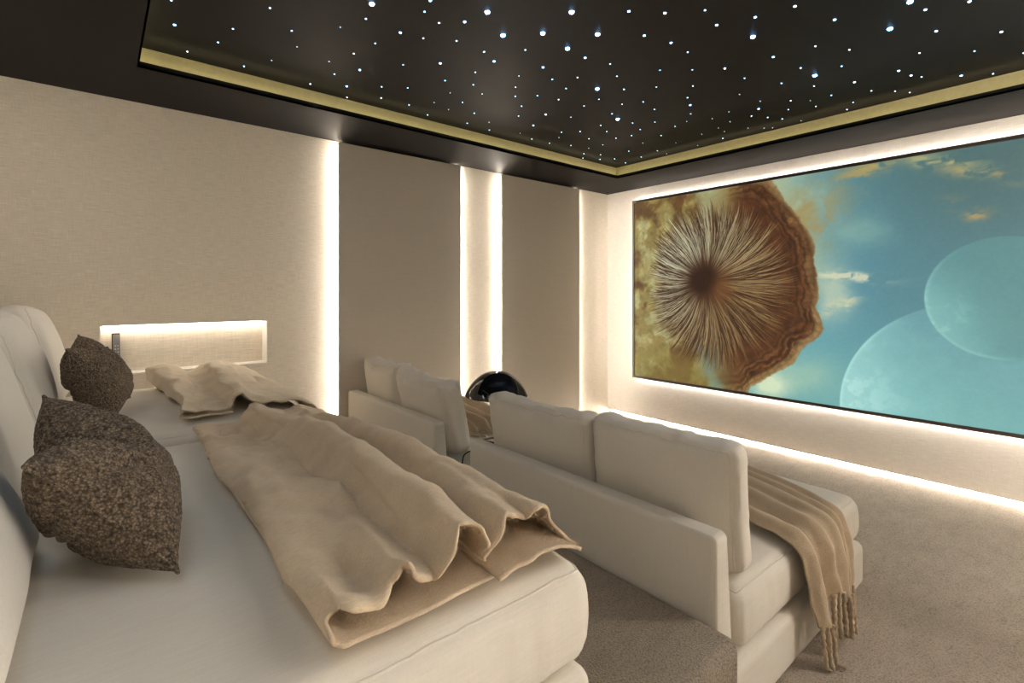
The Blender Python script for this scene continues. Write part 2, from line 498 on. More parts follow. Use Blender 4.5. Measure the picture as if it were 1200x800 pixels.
    K = mix(K, C(142, 104, 62), smooth(.56, .74, streak) * .75 * smooth(.55, 1.0, Rr / RE))
    ring = np.sin((Rr / RE) * 120 + 14 * br + 5 * streak); rib = np.sin(T * 95 + 9 * br)
    K = mix(K, C(40, 20, 8), smooth(.2, .9, ring) * smooth(.74, .86, Rr / RE) * .55)
    K = mix(K, C(150, 114, 70), smooth(.3, .95, -ring) * smooth(.78, .95, Rr / RE) * smooth(.35, .6, n4) * .55)
    K = mix(K, C(46, 24, 10), smooth(.3, .9, rib) * smooth(.86, .95, Rr / RE) * .4)
    K = K * (.72 + .56 * fbm(U, V, 22, 181, 4))[..., None]
    K = mix(K, C(170, 146, 96), smooth(.90, .99, Rr / RE) * smooth(.4, .6, streak) * .6)
    K = mix(K, C(150, 130, 76), smooth(.50, .12, V) * smooth(1.35, .8, U) * .7)
    K = mix(K, C(160, 142, 84), smooth(1.5, 1.75, V + .3 * (n4 - .5)) * smooth(1.25, .95, U) * .8)
    I = I * (1 - cap[..., None]) + K * cap[..., None]
    # dark ground under the gills
    gl = np.interp(T, [-PI, -2.2, -PI / 2, -.7, 0, .7, PI / 2, 2.3, PI], [.60, .74, .80, .84, .80, .78, .74, .72, .60])
    g = smooth(gl * 1.02, gl * .62, Rr)
    I = mix(I, C(78, 48, 24), g * .9)
    # individual gill strands
    rng = np.random.RandomState(5)
    strands = 1250
    for s in range(strands):
        a0 = rng.rand() * 2 * PI - PI
        g0 = np.interp(a0, [-PI, -2.2, -PI / 2, -.7, 0, .7, PI / 2, 2.3, PI], [.60, .74, .80, .84, .80, .78, .74, .72, .60])
        r0 = .10 + .22 * rng.rand(); r1 = g0 * (.72 + .33 * rng.rand())
        bend = .26 * math.sin(a0 + .6) + .035 * rng.randn()
        n = 260; q = np.linspace(0, 1, n)
        r_ = r0 + (r1 - r0) * q; a_ = a0 + bend * (q ** 2) * .5 + .012 * np.sin(q * 9 + rng.rand() * 6)
        px = cx + r_ * np.cos(a_); py = cy + r_ * np.sin(a_)
        sun = .5 + .5 * math.cos(a0 - 2.6)
        if s % 5 < 2: col = C(50, 26, 12); al = .7
        else:
            col = C(140, 112, 70) * (1 - sun) + C(196, 196, 166) * sun; col = col * (.70 + .42 * rng.rand()); al = .45 + .45 * rng.rand()
            if abs(a0) < .9: col = col * .9 + C(200, 180, 140) * .12
        fx = px / SW * (W - 1); fy = py / SH * (H - 1)
        w = (.45 + .45 * rng.rand())
        for ox in (-1, 0, 1):
            for oy in (-1, 0, 1):
                ix = np.round(fx).astype(int) + ox; iy = np.round(fy).astype(int) + oy
                ok = (ix >= 0) & (ix < W) & (iy >= 0) & (iy < H)
                d = np.hypot(ix - fx, iy - fy)
                k = np.clip(1.25 - d / (w + .35), 0, 1) * al * np.minimum(1, q * 5) * np.minimum(1, (1 - q) * 4 + .15)
                ix, iy, k = ix[ok], iy[ok], k[ok]
                I[iy, ix] = I[iy, ix] * (1 - k[:, None]) + col * k[:, None]
    hole = np.exp(-((U - .80) / .15) ** 2 - ((V - 1.03) / .15) ** 2)
    I = mix(I, C(40, 16, 5), np.clip(hole * 1.5 * (.7 + .6 * n4), 0, 1))
    h2 = np.exp(-((U - 1.0) / .10) ** 2 - ((V - .93) / .13) ** 2)
    I = mix(I, C(110, 70, 34), np.clip(h2 * .8, 0, .7))
    I = np.clip(I + .02 * (fbm(U, V, 60, 171, 2) - .5)[..., None], 0, 1)
    return np.where(I <= .04045, I / 12.92, ((I + .055) / 1.055) ** 2.4)

def make_screen():
    W, H = 960, 540
    e = empty('projection_screen', (XW - .02, 3.29 - SW / 2, .43), 'large wide projection screen showing a gilled brown mushroom and two moons', 'screen')
    img = picture(W, H)
    xs = 3.29 - np.linspace(0, SW, W); zs = .4425 + np.linspace(0, SH, H)
    Y, Z = np.meshgrid(xs, zs)
    co = np.stack([np.full(Y.shape, SX + .004), Y, Z], -1).reshape(-1, 3) - np.array(off_of(e))
    me = bpy.data.meshes.new('display')
    me.vertices.add(W * H); me.vertices.foreach_set('co', co.astype(np.float32).ravel())
    i = np.arange(W * H).reshape(H, W)
    q = np.stack([i[:-1, :-1], i[:-1, 1:], i[1:, 1:], i[1:, :-1]], -1).reshape(-1, 4)
    me.loops.add(q.size); me.loops.foreach_set('vertex_index', q.ravel().astype(np.int32))
    me.polygons.add(len(q)); me.polygons.foreach_set('loop_start', np.arange(0, q.size, 4, dtype=np.int32))
    me.update(calc_edges=True); me.validate()
    ca = me.color_attributes.new('picture', 'FLOAT_COLOR', 'POINT')
    ca.data.foreach_set('color', np.concatenate([img.reshape(-1, 3), np.ones((W * H, 1))], 1).astype(np.float32).ravel())
    m, nt, bs = new_mat('projected_picture')
    at = N(nt, 'ShaderNodeAttribute'); at.attribute_name = 'picture'
    bs.inputs['Base Color'].default_value = (.02, .02, .02, 1); bs.inputs['Roughness'].default_value = .8
    bs.inputs['Specular IOR Level'].default_value = .1
    nt.links.new(at.outputs['Color'], bs.inputs['Emission Color']); bs.inputs['Emission Strength'].default_value = .9
    me.materials.append(m)
    d = bpy.data.objects.new('display', me); d.parent = e; COL.objects.link(d)
    y1, y0, z0, z1 = 3.29, 3.29 - SW, .4425, .4425 + SH
    fw = .026
    b = MB()
    b.box(SX - .004, SX + .02, y0, y1, z0, z0 + fw, .0015); b.box(SX - .004, SX + .02, y0, y1, z1 - fw, z1, .0015)
    b.box(SX - .004, SX + .02, y0, y0 + fw, z0 + fw, z1 - fw, .0015); b.box(SX - .004, SX + .02, y1 - fw, y1, z0 + fw, z1 - fw, .0015)
    b.build('frame', M['frame'], e)
    MB().box(SX + .006, SX + .022, y0 + .004, y1 - .004, z0 + .004, z1 - .004).build('back_panel', M['frame'], e)
    g = .012
    for nm, bx in (('light_strip', (y0 + g, y1 - g, z0 + g, z0 + g + .008)), ('light_strip', (y0 + g, y1 - g, z1 - g - .008, z1 - g)),
                   ('light_strip', (y0 + g, y0 + g + .008, z0 + .03, z1 - .03)), ('light_strip', (y1 - g - .008, y1 - g, z0 + .03, z1 - .03))):
        MB().box(SX + .024, SX + .034, *bx).build(nm, M['led_screen'], e)
    MB().box(SX + .022, XW, y0 + .06, y1 - .06, z0 + .06, z1 - .06).build('mounting_batten', M['frame'], e)
make_screen()

# ---------------------------------------------------------------- star points in the ceiling
STARS = [(1.645,1.743,'L'),(1.62,1.53,'L'),(1.811,1.364,'M'),(1.855,1.581,'L'),(1.845,1.771,'L'),(1.99,1.782,'M'),(1.689,1.92,'S'),(1.895,2.006,'M'),(1.864,2.175,'T'),(2.044,2.085,'S'),(2.137,1.972,'S'),(2.149,1.743,'S'),(2.3,1.816,'S'),(1.946,1.269,'M'),(2.039,1.444,'M'),(2.062,1.143,'S'),(2.219,1.172,'M'),(2.289,1.026,'M'),(2.455,1.112,'L'),(2.2,1.4,'M'),(2.353,1.4,'S'),(2.422,1.611,'S'),(2.557,1.493,'S'),(2.681,1.368,'M'),(2.891,1.357,'S'),(2.335,0.876,'M'),(2.589,0.803,'M'),(2.878,0.663,'L'),(2.792,0.952,'S'),(2.967,0.854,'S'),(2.678,0.547,'L'),(2.805,0.519,'M'),(2.871,0.383,'M'),(3.073,0.528,'M'),(3.323,0.33,'M'),(3.48,0.445,'S'),(0.242,2.564,'S'),(0.276,2.787,'M'),(0.492,2.653,'S'),(0.462,2.843,'S'),(0.357,3.053,'S'),(0.62,3.051,'S'),(0.581,2.355,'S'),(0.711,2.493,'S'),(0.778,2.638,'T'),(0.719,2.88,'T'),(0.877,2.313,'T'),(0.977,3.055,'S'),(0.96,2.695,'T'),(1.039,2.83,'S'),(1.157,2.949,'M'),(1.224,3.115,'S'),(0.94,2.168,'S'),(1.028,2.523,'S'),(1.128,2.686,'M'),(1.068,2.351,'S'),(0.911,2.04,'L'),(1.116,2.176,'M'),(1.228,2.153,'S'),(1.116,1.946,'S'),(1.092,1.856,'M'),(1.214,1.984,'S'),(1.3,1.901,'M'),(1.367,2.07,'S'),(1.285,2.473,'S'),(1.322,2.82,'S'),(1.396,2.985,'S'),(1.452,2.736,'S'),(1.591,2.978,'S'),(1.778,3.059,'S'),(1.696,2.833,'T'),(1.57,2.499,'S'),(1.432,2.328,'M'),(1.691,2.633,'T'),(1.836,2.879,'T'),(1.837,2.711,'S'),(2.089,3.022,'S'),(1.732,2.442,'S'),(1.642,2.295,'S'),(1.855,2.519,'T'),(2.01,2.823,'S'),(1.538,2.072,'S'),(1.643,2.123,'M'),(2.202,2.904,'T'),(2.307,3.04,'S'),(1.332,1.77,'L'),(1.51,1.881,'L'),(1.949,2.305,'S'),(2.038,2.414,'S'),(2.178,2.514,'S'),(2.281,2.667,'S'),(2.139,2.317,'S'),(2.287,2.275,'S'),(2.198,2.123,'S'),(2.409,2.523,'M'),(2.497,2.749,'M'),(2.538,2.947,'T'),(2.706,2.996,'S'),(2.896,2.987,'S'),(2.768,2.722,'S'),(2.847,2.828,'T'),(2.584,2.448,'S'),(3.077,2.915,'S'),(2.867,2.619,'S'),(2.496,2.244,'S'),(3.254,2.872,'T'),(3.35,3.014,'S'),(3.448,3.115,'S'),(3.058,2.696,'S'),(2.88,2.424,'S'),(2.484,2.106,'S'),(2.35,2.004,'L'),(3.026,2.487,'S'),(3.271,2.73,'S'),(3.491,2.941,'S'),(3.605,3.042,'S'),(2.756,2.218,'S'),(2.871,2.26,'L'),(3.212,2.546,'S'),(3.697,2.946,'S'),(2.667,2.063,'S'),(2.48,1.904,'S'),(3.02,2.241,'S'),(3.254,2.425,'S'),(3.593,2.707,'S'),(3.893,2.971,'S'),(3.183,2.291,'S'),(3.489,2.486,'T'),(3.832,2.749,'S'),(2.74,1.949,'S'),(2.91,1.979,'S'),(3.13,2.125,'S'),(3.435,2.275,'S'),(3.775,2.538,'S'),(3.92,2.539,'T'),(2.603,1.757,'S'),(3.326,2.083,'S'),(3.695,2.306,'T'),(2.898,1.725,'S'),(3.027,1.782,'M'),(3.177,1.867,'S'),(3.297,1.969,'T'),(2.761,1.608,'S'),(3.906,2.232,'T'),(3.649,2.049,'T'),(3.385,1.82,'T'),(3.879,1.997,'S'),(3.725,1.904,'T'),(3.608,1.892,'T'),(3.543,1.769,'T'),(3.345,1.679,'T'),(3.103,1.488,'T'),(3.786,1.75,'T'),(3.544,1.615,'S'),(3.446,1.522,'M'),(3.316,1.455,'T'),(3.662,1.555,'S'),(3.879,1.672,'T'),(2.749,1.138,'M'),(2.999,1.096,'S'),(3.164,1.081,'L'),(3.323,1.14,'S'),(3.13,1.249,'S'),(3.457,1.323,'S'),(3.613,1.398,'S'),(3.775,1.501,'S'),(3.917,1.429,'T'),(3.92,1.628,'T'),(3.555,1.242,'T'),(3.694,1.256,'S'),(3.561,1.123,'S'),(3.149,0.943,'S'),(3.444,0.965,'M'),(3.802,1.073,'S'),(3.92,1.142,'S'),(3.673,0.94,'S'),(3.793,0.848,'S'),(3.46,0.757,'M'),(3.588,0.728,'M'),(3.66,0.694,'S'),(3.887,0.795,'S'),(3.287,0.632,'S'),(3.814,0.544,'M'),(3.92,0.423,'S'),(3.704,0.285,'S')]
SK = {'T': ('tiny faint star light set in the black tray ceiling', .0030, 'star_t'),
      'S': ('small blue-white star light set in the black tray ceiling', .0040, 'star_s'),
      'M': ('bright mid-sized blue-white star light set in the black tray ceiling', .0060, 'star_m'),
      'L': ('largest and brightest kind of star light in the black tray ceiling', .0110, 'star_l')}
proto = {}
for x, y, k in STARS:
    if k not in proto:
        lab, r, mt = SK[k]
        prof = [(r * math.cos(a), -r * .7 * math.sin(a)) for a in [PI / 2 * i / 5 for i in range(6)]]
        o = MB().lathe([(r * 1.0, .002)] + prof[:-1] + [(.0002, -r * .7)], (x, y, 2.60), 12).build('star_light', M[mt], None, True, (x, y, 2.60))
        tag(o, lab, 'ceiling light', 'fibre optic star lights in the black ceiling')
        proto[k] = o
    else:
        o = proto[k].copy(); o.location = (x, y, 2.60); COL.objects.link(o)

# ---------------------------------------------------------------- sofas and daybeds
def bvh_of(verts, faces):
    return BVHTree.FromPolygons([Vector(p) for p in verts], faces)

def lounge(name, label, cat, xb, xf, y0, y1, zf, crown, backh, seatx, group, over=.018):
    """deep armless lounge seat: plinth, thick seat cushion, low wedge back"""
    e = empty(name, ((xb + xf) / 2, (y0 + y1) / 2, zf), label, cat, group)
    cx, cy = (xb + xf) / 2, (y0 + y1) / 2
    # plinth, slightly larger than the cushion
    hx, hy, hz = (xf + over - xb - .02) / 2, (y1 - y0) / 2 + .022, .10
    bx = xb + .02 + hx
    def d0(p, a, b_, c):
        s = .004 * nz(p.x * 5, p.y * 5, p.z * 9)
        return Vector((bx + p.x * (1 + s * .4), cy + p.y * (1 + s * .4), zf + .001 + hz + p.z))
    v, f, lp = puff(hx, hy, hz, .035, d0, .05)
    o = mk('base', v, f, M['sofa'], e)
    # seat cushion
    z0, z1 = zf + .192, zf + .408
    hx, hy, hz = (xf - seatx) / 2, (y1 - y0) / 2, (z1 - z0) / 2
    sx = (xf + seatx) / 2
    sd = 13 * y0
    def d1(p, a, b_, c):
        q = Vector(p)
        m = (max(0, 1 - abs(a) ** 3)) * (max(0, 1 - abs(b_) ** 3))
        if c > 0: q.z += crown * m ** .8 * c
        # side walls belly out below the seam and tuck under at the bottom
        belly = .012 * (1 - c * c)
        if abs(a) > .93: q.x += math.copysign(belly, a)
        if abs(b_) > .93: q.y += math.copysign(belly, b_)
        if c < -.3:
            k = (-.3 - c) / .7
            if abs(a) > .9: q.x -= math.copysign(.018 * k * k, a)
            if abs(b_) > .9: q.y -= math.copysign(.018 * k * k, b_)
        w = .0035 * nz(q.x * 7 + sd, q.y * 7, q.z * 7) + .002 * nz(q.x * 19 + sd, q.y * 19, 3)
        if c > .5: q.z += w
        # upright puckers along the side seam
        edge = sstep(.9, 1.0, max(abs(a), abs(b_)))
        pk = .0065 * nz(q.x * 27 + sd, q.y * 27, q.z * 4) * edge * (1 - .5 * abs(c))
        if abs(b_) > abs(a): q.y += pk
        else: q.x += pk
        # pulls from the seam onto the top
        if c > .9:
            near = sstep(.80, .97, max(abs(a), abs(b_)))
            q.z += .0028 * nz(q.x * 42 + sd if abs(b_) > abs(a) else q.y * 42, (q.y if abs(b_) > abs(a) else q.x) * 6, 1) * near
        return Vector((sx + q.x, cy + q.y, (z0 + z1) / 2 + q.z))
    v, f, lp = puff(hx, hy, hz, .045, d1, .022, 5)
    s = mk('seat_cushion', v, f, M['sofa'], e)
    tree = bvh_of(v, f)
    pv, pf = tube(lp(2, 1), .0032, 6, True)
    mk('piping', pv, pf, M['sofa'], s)
    # wedge back: upright rear face, sloping front face
    hz = backh / 2
    def d2(p, a, b_, c):
        u = (c + 1) / 2
        th = .135 - .058 * u
        return Vector((xb + th / 2 + p.x * th / .135 , cy + p.y + .003 * nz(p.y * 4, p.z * 6, 2), zf + .002 + hz + p.z))
    v, f, lp = puff(.0675, (y1 - y0) / 2 - .001, hz - .001, .022, d2, .05)
    mk('back_panel', v, f, M['sofa'], e)
    return e, tree

def back_cushion(yc, half, zb, h, xb_, xt, thick, label, group, seed, slump=0.0, pinch=.018, puffy=.35, roll=0.0, tree=None, back=None, lim=None, flare=0.0):
    """loose box cushion leaning on the back: xb_ / xt are its centre at bottom and top"""
    hx, hy, hz = thick / 2, half, h / 2
    def d(p, a, b_, c):
        q = Vector(p)
        m = max(0, 1 - abs(b_) ** 2.6) * max(0, 1 - abs(c) ** 2.6)
        q.x *= (1 - .12) + puffy * m
        top = sstep(.2, 1, c)
        # slack top edge, soft corners
        q.z -= slump * top * (1 - .55 * b_ * b_)
        q.z += pinch * (abs(b_) ** 3) * max(0, c) * .9
        q.y -= math.copysign(pinch * (1 - c * c) * abs(b_) ** 2 * -.6, b_)
        if abs(b_) > .9: q.y += math.copysign(.012 * (1 - a * a), b_)
        # puckers running away from the top and side seams
        e1 = math.exp(-(1 - max(-1, c)) / .32)
        e2 = math.exp(-(1 - abs(b_)) / .12)
        pk = .020 * nz(q.y * 22 + seed, q.z * 5, seed) * e1 + .008 * nz(q.y * 4, q.z * 24 + seed, seed + 3) * e2
        big = .016 * nz(q.y * 4 + seed, q.z * 5, seed)
        q.x += math.copysign(1, a) * (pk + big * .6) if abs(a) > .5 else 0
        if c > .8: q.z += .010 * nz(q.y * 15 + seed, q.x * 6, 2) + .004 * nz(q.y * 34 + seed, q.x * 8, 9)
        u = (q.z + hz) / h
        y = q.y * math.cos(roll) - (q.z) * math.sin(roll)
        z = q.z * math.cos(roll) + q.y * math.sin(roll)
        P = Vector((xb_ + (xt - xb_) * u + q.x, yc + y, zb + hz + z - (q.x) * (xt - xb_) / h * .6))
        P.y -= flare * q.x * max(0, b_) + .012 * (flare > 0) * max(0, b_) * (1 - c)
        if lim: P.y = min(max(P.y, lim[0]), lim[1])
        if back:
            k = min(1, max(0, (P.z - back[1]) / back[2]))
            if P.z < back[1] + back[2] + .03: P.x = max(P.x, back[0] + .135 - .058 * k + .008)
        if tree:
            hit = tree.ray_cast(Vector((P.x, P.y, 3)), Vector((0, 0, -1)))
            if hit[0] is not None: P.z = max(P.z, hit[0].z + .006)
        return P
    v, f, lp = puff(hx, hy, hz, min(.06, thick * .34), d, .016, 5)
    o = mk('back_cushion', v, f, M['sofa'])
    tag(o, label, 'cushion', group)
    for side in (-1, 1):
        pv, pf = tube(lp(0, side), .0028, 6, True)
        mk('piping', pv, pf, M['sofa'], o)
    return o, bvh_of(v, f)

G1 = 'ivory lounge seats facing the screen'
bed1, bed1_t = lounge('daybed', 'ivory upholstered daybed in the foreground with a brown pillow and camel throw', 'daybed', -.515, .800, .705, 2.24, PH, .045, .60, -.38, G1, -.004)
bed2, bed2_t = lounge('daybed', 'ivory daybed against the left wall below the lit niche', 'daybed', -.515, .800, 2.42, 3.635, PH, .045, .60, -.38, G1, -.004)
sofa2, sofa2_t = lounge('sofa', 'ivory low-backed sofa at the middle right with a fringed taupe throw', 'sofa', 1.413, 2.718, .748, 2.03, 0, .022, .618, 1.553, G1)
sofa1, sofa1_t = lounge('sofa', 'ivory low-backed sofa standing against the tall wall panels', 'sofa', 1.413, 2.718, 2.37, 3.585, 0, .022, .636, 1.553, G1)

G2 = 'loose ivory back cushions'
bk1 = (-.515, PH, .60); bk2 = (1.413, 0, .62)
back_cushion(1.095, .345, PH + .425, .46, -.185, -.385, .25, 'big ivory back cushion at the left photo edge, nearest the camera', G2, 1.0, puffy=.2, tree=bed1_t, back=bk1, lim=(.73, 1.462))
back_cushion(1.845, .355, PH + .425, .46, -.235, -.375, .24, 'ivory back cushion behind the nearer brown pillow', G2, 2.0, tree=bed1_t, back=bk1, lim=(1.468, 2.235))
back_cushion(2.73, .285, PH + .425, .46, -.235, -.37, .24, 'ivory back cushion behind the farther brown pillow', G2, 3.0, tree=bed2_t, back=bk1, lim=(2.43, 3.033))
back_cushion(3.335, .285, PH + .425, .475, -.22, -.335, .24, 'ivory back cushion in the corner against the left wall, beside the niche', G2, 4.0, roll=-.03, tree=bed2_t, back=bk1, lim=(3.039, 3.66))
back_cushion(1.065, .300, .425, .425, 1.645, 1.605, .14, 'ivory back cushion beside the fringed taupe throw, with sharp corner', G2, 5.0, pinch=.01, tree=sofa2_t, back=bk2, lim=(.74, 1.372))
back_cushion(1.718, .328, .425, .42, 1.645, 1.605, .14, 'ivory back cushion directly in front of the black dome lamp', G2, 6.0, pinch=.01, slump=.02, tree=sofa2_t, back=bk2, lim=(1.377, 2.088), flare=.55)
back_cushion(2.685, .29, .425, .44, 1.65, 1.535, .17, 'slumped ivory back cushion left of the black dome lamp', G2, 7.0, slump=.03, roll=.05, puffy=.4, tree=sofa1_t, back=bk2, lim=(2.372, 2.985))
back_cushion(3.27, .265, .425, .455, 1.65, 1.565, .17, 'ivory back cushion standing close to the first wall panel', G2, 8.0, slump=.02, puffy=.4, tree=sofa1_t, back=bk2, lim=(2.992, 3.60))

# ---------------------------------------------------------------- brown boucle pillows
def pillow(c00, c10, c11, c01, thick, label, seed, chop, n=150):
    """corners: near-bottom, far-bottom, far-top, near-top; karate-chopped top edge"""
    c00, c10, c11, c01 = map(Vector, (c00, c10, c11, c01))
    Uv = ((c10 - c00) + (c11 - c01)).normalized(); Vv = ((c01 - c00) + (c11 - c10)).normalized()
    Nn = Uv.cross(Vv).normalized()
    ctr = (c00 + c10 + c11 + c01) / 4
    if Nn.x < 0: Nn = -Nn
    def pt(u, v, side):
        a, b = (u + 1) / 2, (v + 1) / 2
        p = c00 * (1 - a) * (1 - b) + c10 * a * (1 - b) + c11 * a * b + c01 * (1 - a) * b
        # edges draw in between the corners
        p -= Uv * (u * abs(u) * (1 - v * v) * .022) + Vv * (v * abs(v) * (1 - u * u) * .018)
        # chop
        k = math.exp(-((u + .05) / .36) ** 2) * sstep(-.55, 1.0, v)
        p -= Vv * chop * k
        lens = (max(0, 1 - abs(u) ** 2.3) * max(0, 1 - abs(v) ** 2.3)) ** .55
        lens *= 1 - .55 * math.exp(-(u / .22) ** 2) * sstep(.0, 1.0, v)
        t = thick * lens * (.46 if side > 0 else .54)
        t += side * .012 * nz(u * 2 + seed, v * 2, side * 2.0) * lens
        # creases radiating from the chop
        t -= (.010 * math.exp(-((v + .35 + .8 * u) / .09) ** 2) + .010 * math.exp(-((v - .25 - .5 * u) / .10) ** 2)) * sstep(.1, .5, lens)
        q = p + Nn * side * t
        w = .0016 * noise.noise(q * 120) + .0018 * noise.noise(q * 62)
        return q + Nn * side * w * min(1, lens * 4 + .25)
    V = []; F = []; ids = {}
    for side in (1, -1):
        for i in range(n + 1):
            for j in range(n + 1):
                edge = i in (0, n) or j in (0, n)
                key = (i, j, 0 if edge else side)
                if key in ids: continue
                u = math.sin((i / n - .5) * PI * .92) / math.sin(.46 * PI); v = math.sin((j / n - .5) * PI * .92) / math.sin(.46 * PI)
                ids[key] = len(V); V.append(pt(u, v, side))
    def g(i, j, s): return ids[(i, j, 0 if (i in (0, n) or j in (0, n)) else s)]
    for s in (1, -1):
        for i in range(n):
            for j in range(n): F.append((g(i, j, s), g(i + 1, j, s), g(i + 1, j + 1, s), g(i, j + 1, s)))
    o = mk('throw_pillow', V, F, M['boucle'])
    tag(o, label, 'pillow', 'brown boucle pillows')
    loop = [V[g(i, 0, 1)] for i in range(n)] + [V[g(n, j, 1)] for j in range(n)] + [V[g(i, n, 1)] for i in range(n, 0, -1)] + [V[g(0, j, 1)] for j in range(n, 0, -1)]
    pv, pf = tube([p for p in loop], .0035, 6, True)
    mk('seam', pv, pf, M['boucle'], o)
    return o
pillow((.112, 1.075, .846), (.142, 1.50, .862), (-.095, 1.56, 1.115), (-.095, 1.16, 1.06), .21, 'large brown boucle pillow in the foreground, on the nearer daybed', 1.3, .075)
pillow((.055, 2.57, .842), (.12, 2.98, .855), (-.065, 2.93, 1.165), (-.09, 2.50, 1.14), .20, 'brown boucle pillow farther back, in front of the wall niche', 5.1, .075)

# ---------------------------------------------------------------- throws
def loft(stations, tree, nt_, sub, seed, wr, wobble, lift=.004, ydrop=None):
    """stations: (y, [(x, z), ...]) cross sections with matching points"""
    nk = len(stations[0][1])
    ns = (nk - 1) * sub
    rows = []
    m = len(stations) - 1
    for ti in range(nt_ + 1):
        t = ti / nt_ * m
        keys = []
        yb = catmull([(s[0],) for s in stations], t)[0]
        for k in range(nk):
            keys.append(tuple(catmull([s[1][k] for s in stations], t)))
        row = []
        for si in range(ns + 1):
            s = si / sub
            x, z = catmull(keys, s)
            y = yb
            endk = max(0, 1 - ti / nt_ * 14)
            y += endk * (.012 * nz(s * 1.3, seed, 4) + (ydrop(s) if ydrop else 0))
            y += max(0, 1 - (1 - ti / nt_) * 12) * .02 * nz(s * .9, seed, 8)
            w = wr(s)
            z += w * (.014 * nz(x * 8 + seed, y * 5.0, seed) + .016 * (.45 - abs(nz(x * 6 + y * 3.2 + seed, y * 4 - x * 5, seed + 2)) * 1.6) * sstep(0, .06, t) + .0075 * nz(x * 22 + y * 9, y * 17 - x * 8, seed + 7))
            x += w * wobble * nz(y * 4, s * .6, seed + 5)
            z += .0007 * nz(x * 150, y * 150, z * 150)
            hit = tree.ray_cast(Vector((x, y, 2.0)), Vector((0, 0, -1)))
            if hit[0] is not None: z = max(z, hit[0].z + lift + .0035)
            row.append(Vector((x, y, z)))
        rows.append(row)
    V = [p for r in rows for p in r]; n = ns + 1
    F = [(a * n + b, a * n + b + 1, (a + 1) * n + b + 1, (a + 1) * n + b) for a in range(nt_) for b in range(ns)]
    return V, F

def cloth(name, V, F, mat, label, cat, group, thick=.006, parent=None, fuzz=0):
    o = mk(name, V, F, mat, parent, True, None, False)
    if parent is None: tag(o, label, cat, group)
    md = o.modifiers.new('thickness', 'SOLIDIFY'); md.thickness = thick; md.offset = 0; md.use_rim = True
    if fuzz:
        pm = o.modifiers.new('wool_fuzz', 'PARTICLE_SYSTEM')
        ps = pm.particle_system.settings
        ps.type = 'HAIR'; ps.count = fuzz; ps.hair_length = .0065; ps.hair_step = 3
        ps.use_advanced_hair = True
        ps.normal_factor = .0012; ps.factor_random = .0020; ps.brownian_factor = .002
        ps.render_type = 'PATH'; ps.root_radius = .06; ps.tip_radius = .03; ps.radius_scale = .01
        ps.material = 1
    return o

G3 = 'wool throws on the lounge seats'
near = [(.60, .826), (.42, .824), (.31, .825), (.270, .833), (.264, .847), (.276, .860), (.30, .857), (.335, .847), (.365, .866), (.386, .891), (.403, .893), (.420, .874),
        (.440, .861), (.462, .864), (.480, .893), (.497, .924), (.519, .933), (.541, .922), (.556, .893), (.550, .868), (.558, .856), (.578, .878), (.602, .916), (.628, .908), (.655, .893),
        (.680, .912), (.708, .904), (.732, .876), (.758, .842), (.790, .806), (.772, .818), (.735, .832), (.68, .842), (.62, .838), (.56, .832)]
midk = [(.58, .84), (.44, .84), (.33, .84), (.275, .843), (.262, .855), (.272, .866), (.30, .874), (.335, .876), (.37, .866), (.40, .860), (.425, .864), (.445, .866),
        (.462, .866), (.478, .886), (.493, .918), (.513, .944), (.540, .950), (.564, .938), (.585, .905), (.598, .876), (.610, .862), (.622, .864), (.640, .890), (.660, .917), (.684, .926),
        (.710, .918), (.738, .892), (.765, .856), (.795, .814), (.812, .765), (.800, .785), (.76, .82), (.70, .838), (.64, .838), (.58, .838)]
fark = [(.58, .83), (.47, .83), (.36, .832), (.29, .836), (.274, .848), (.282, .858), (.305, .855), (.335, .850), (.365, .847), (.39, .846), (.41, .850), (.425, .862),
        (.437, .880), (.448, .895), (.465, .904), (.485, .905), (.510, .898), (.538, .882), (.562, .868), (.582, .860), (.598, .857), (.615, .862), (.632, .872), (.650, .877), (.672, .872),
        (.700, .860), (.730, .846), (.765, .826), (.798, .79), (.814, .75), (.802, .775), (.76, .81), (.70, .83), (.64, .83), (.58, .83)]
def mixk(a, b, t): return [tuple(p * (1 - t) + q * t for p, q in zip(x, y)) for x, y in zip(a, b)]
def shift(k, dx, f=1.0): return [(x + dx * f, z) for x, z in k]
st = [(.745, near), (.86, mixk(near, midk, .25)), (1.10, mixk(near, midk, .8)), (1.45, midk), (1.80, mixk(midk, fark, .5)), (2.05, fark), (2.20, fark)]
wr1 = lambda s: .15 if (s < 4 or s > 29) else (1.25 if s < 14 else .8)
V, F = loft(st, bed1_t, 150, 6, 3.3, wr1, .02, .004, lambda s: (-.018 if (s < 4) else (-.035 if s > 29.5 else .008 * math.sin(s * 1.7))))
cloth('throw_blanket', V, F, M['throw'], 'long camel wool throw spread in folds over the foreground daybed', 'blanket', G3, .007, None, 110000)

nearb = [(.46, .825), (.37, .825), (.295, .826), (.266, .834), (.258, .852), (.272, .868), (.30, .862), (.33, .846), (.382, .838), (.43, .838), (.450, .852), (.458, .878), (.470, .897), (.490, .906), (.515, .894), (.545, .864), (.59, .845), (.66, .840), (.73, .838), (.80, .808), (.832, .755)]
farb = [(.42, .84), (.34, .84), (.26, .845), (.215, .866), (.205, .900), (.225, .936), (.265, .947), (.31, .936), (.355, .915), (.40, .898), (.435, .908), (.465, .922), (.495, .930), (.525, .935), (.56, .930), (.60, .920), (.64, .908), (.69, .888), (.745, .862), (.80, .815), (.832, .76)]
midb = [(x * .55 + X * .45, z * .55 + Z * .45) for (x, z), (X, Z) in zip(nearb, farb)]
midb = [(x + (.075 * (1 - i / 11) if i < 11 else 0), z - (.012 if 4 <= i <= 8 else 0)) for i, (x, z) in enumerate(midb)]
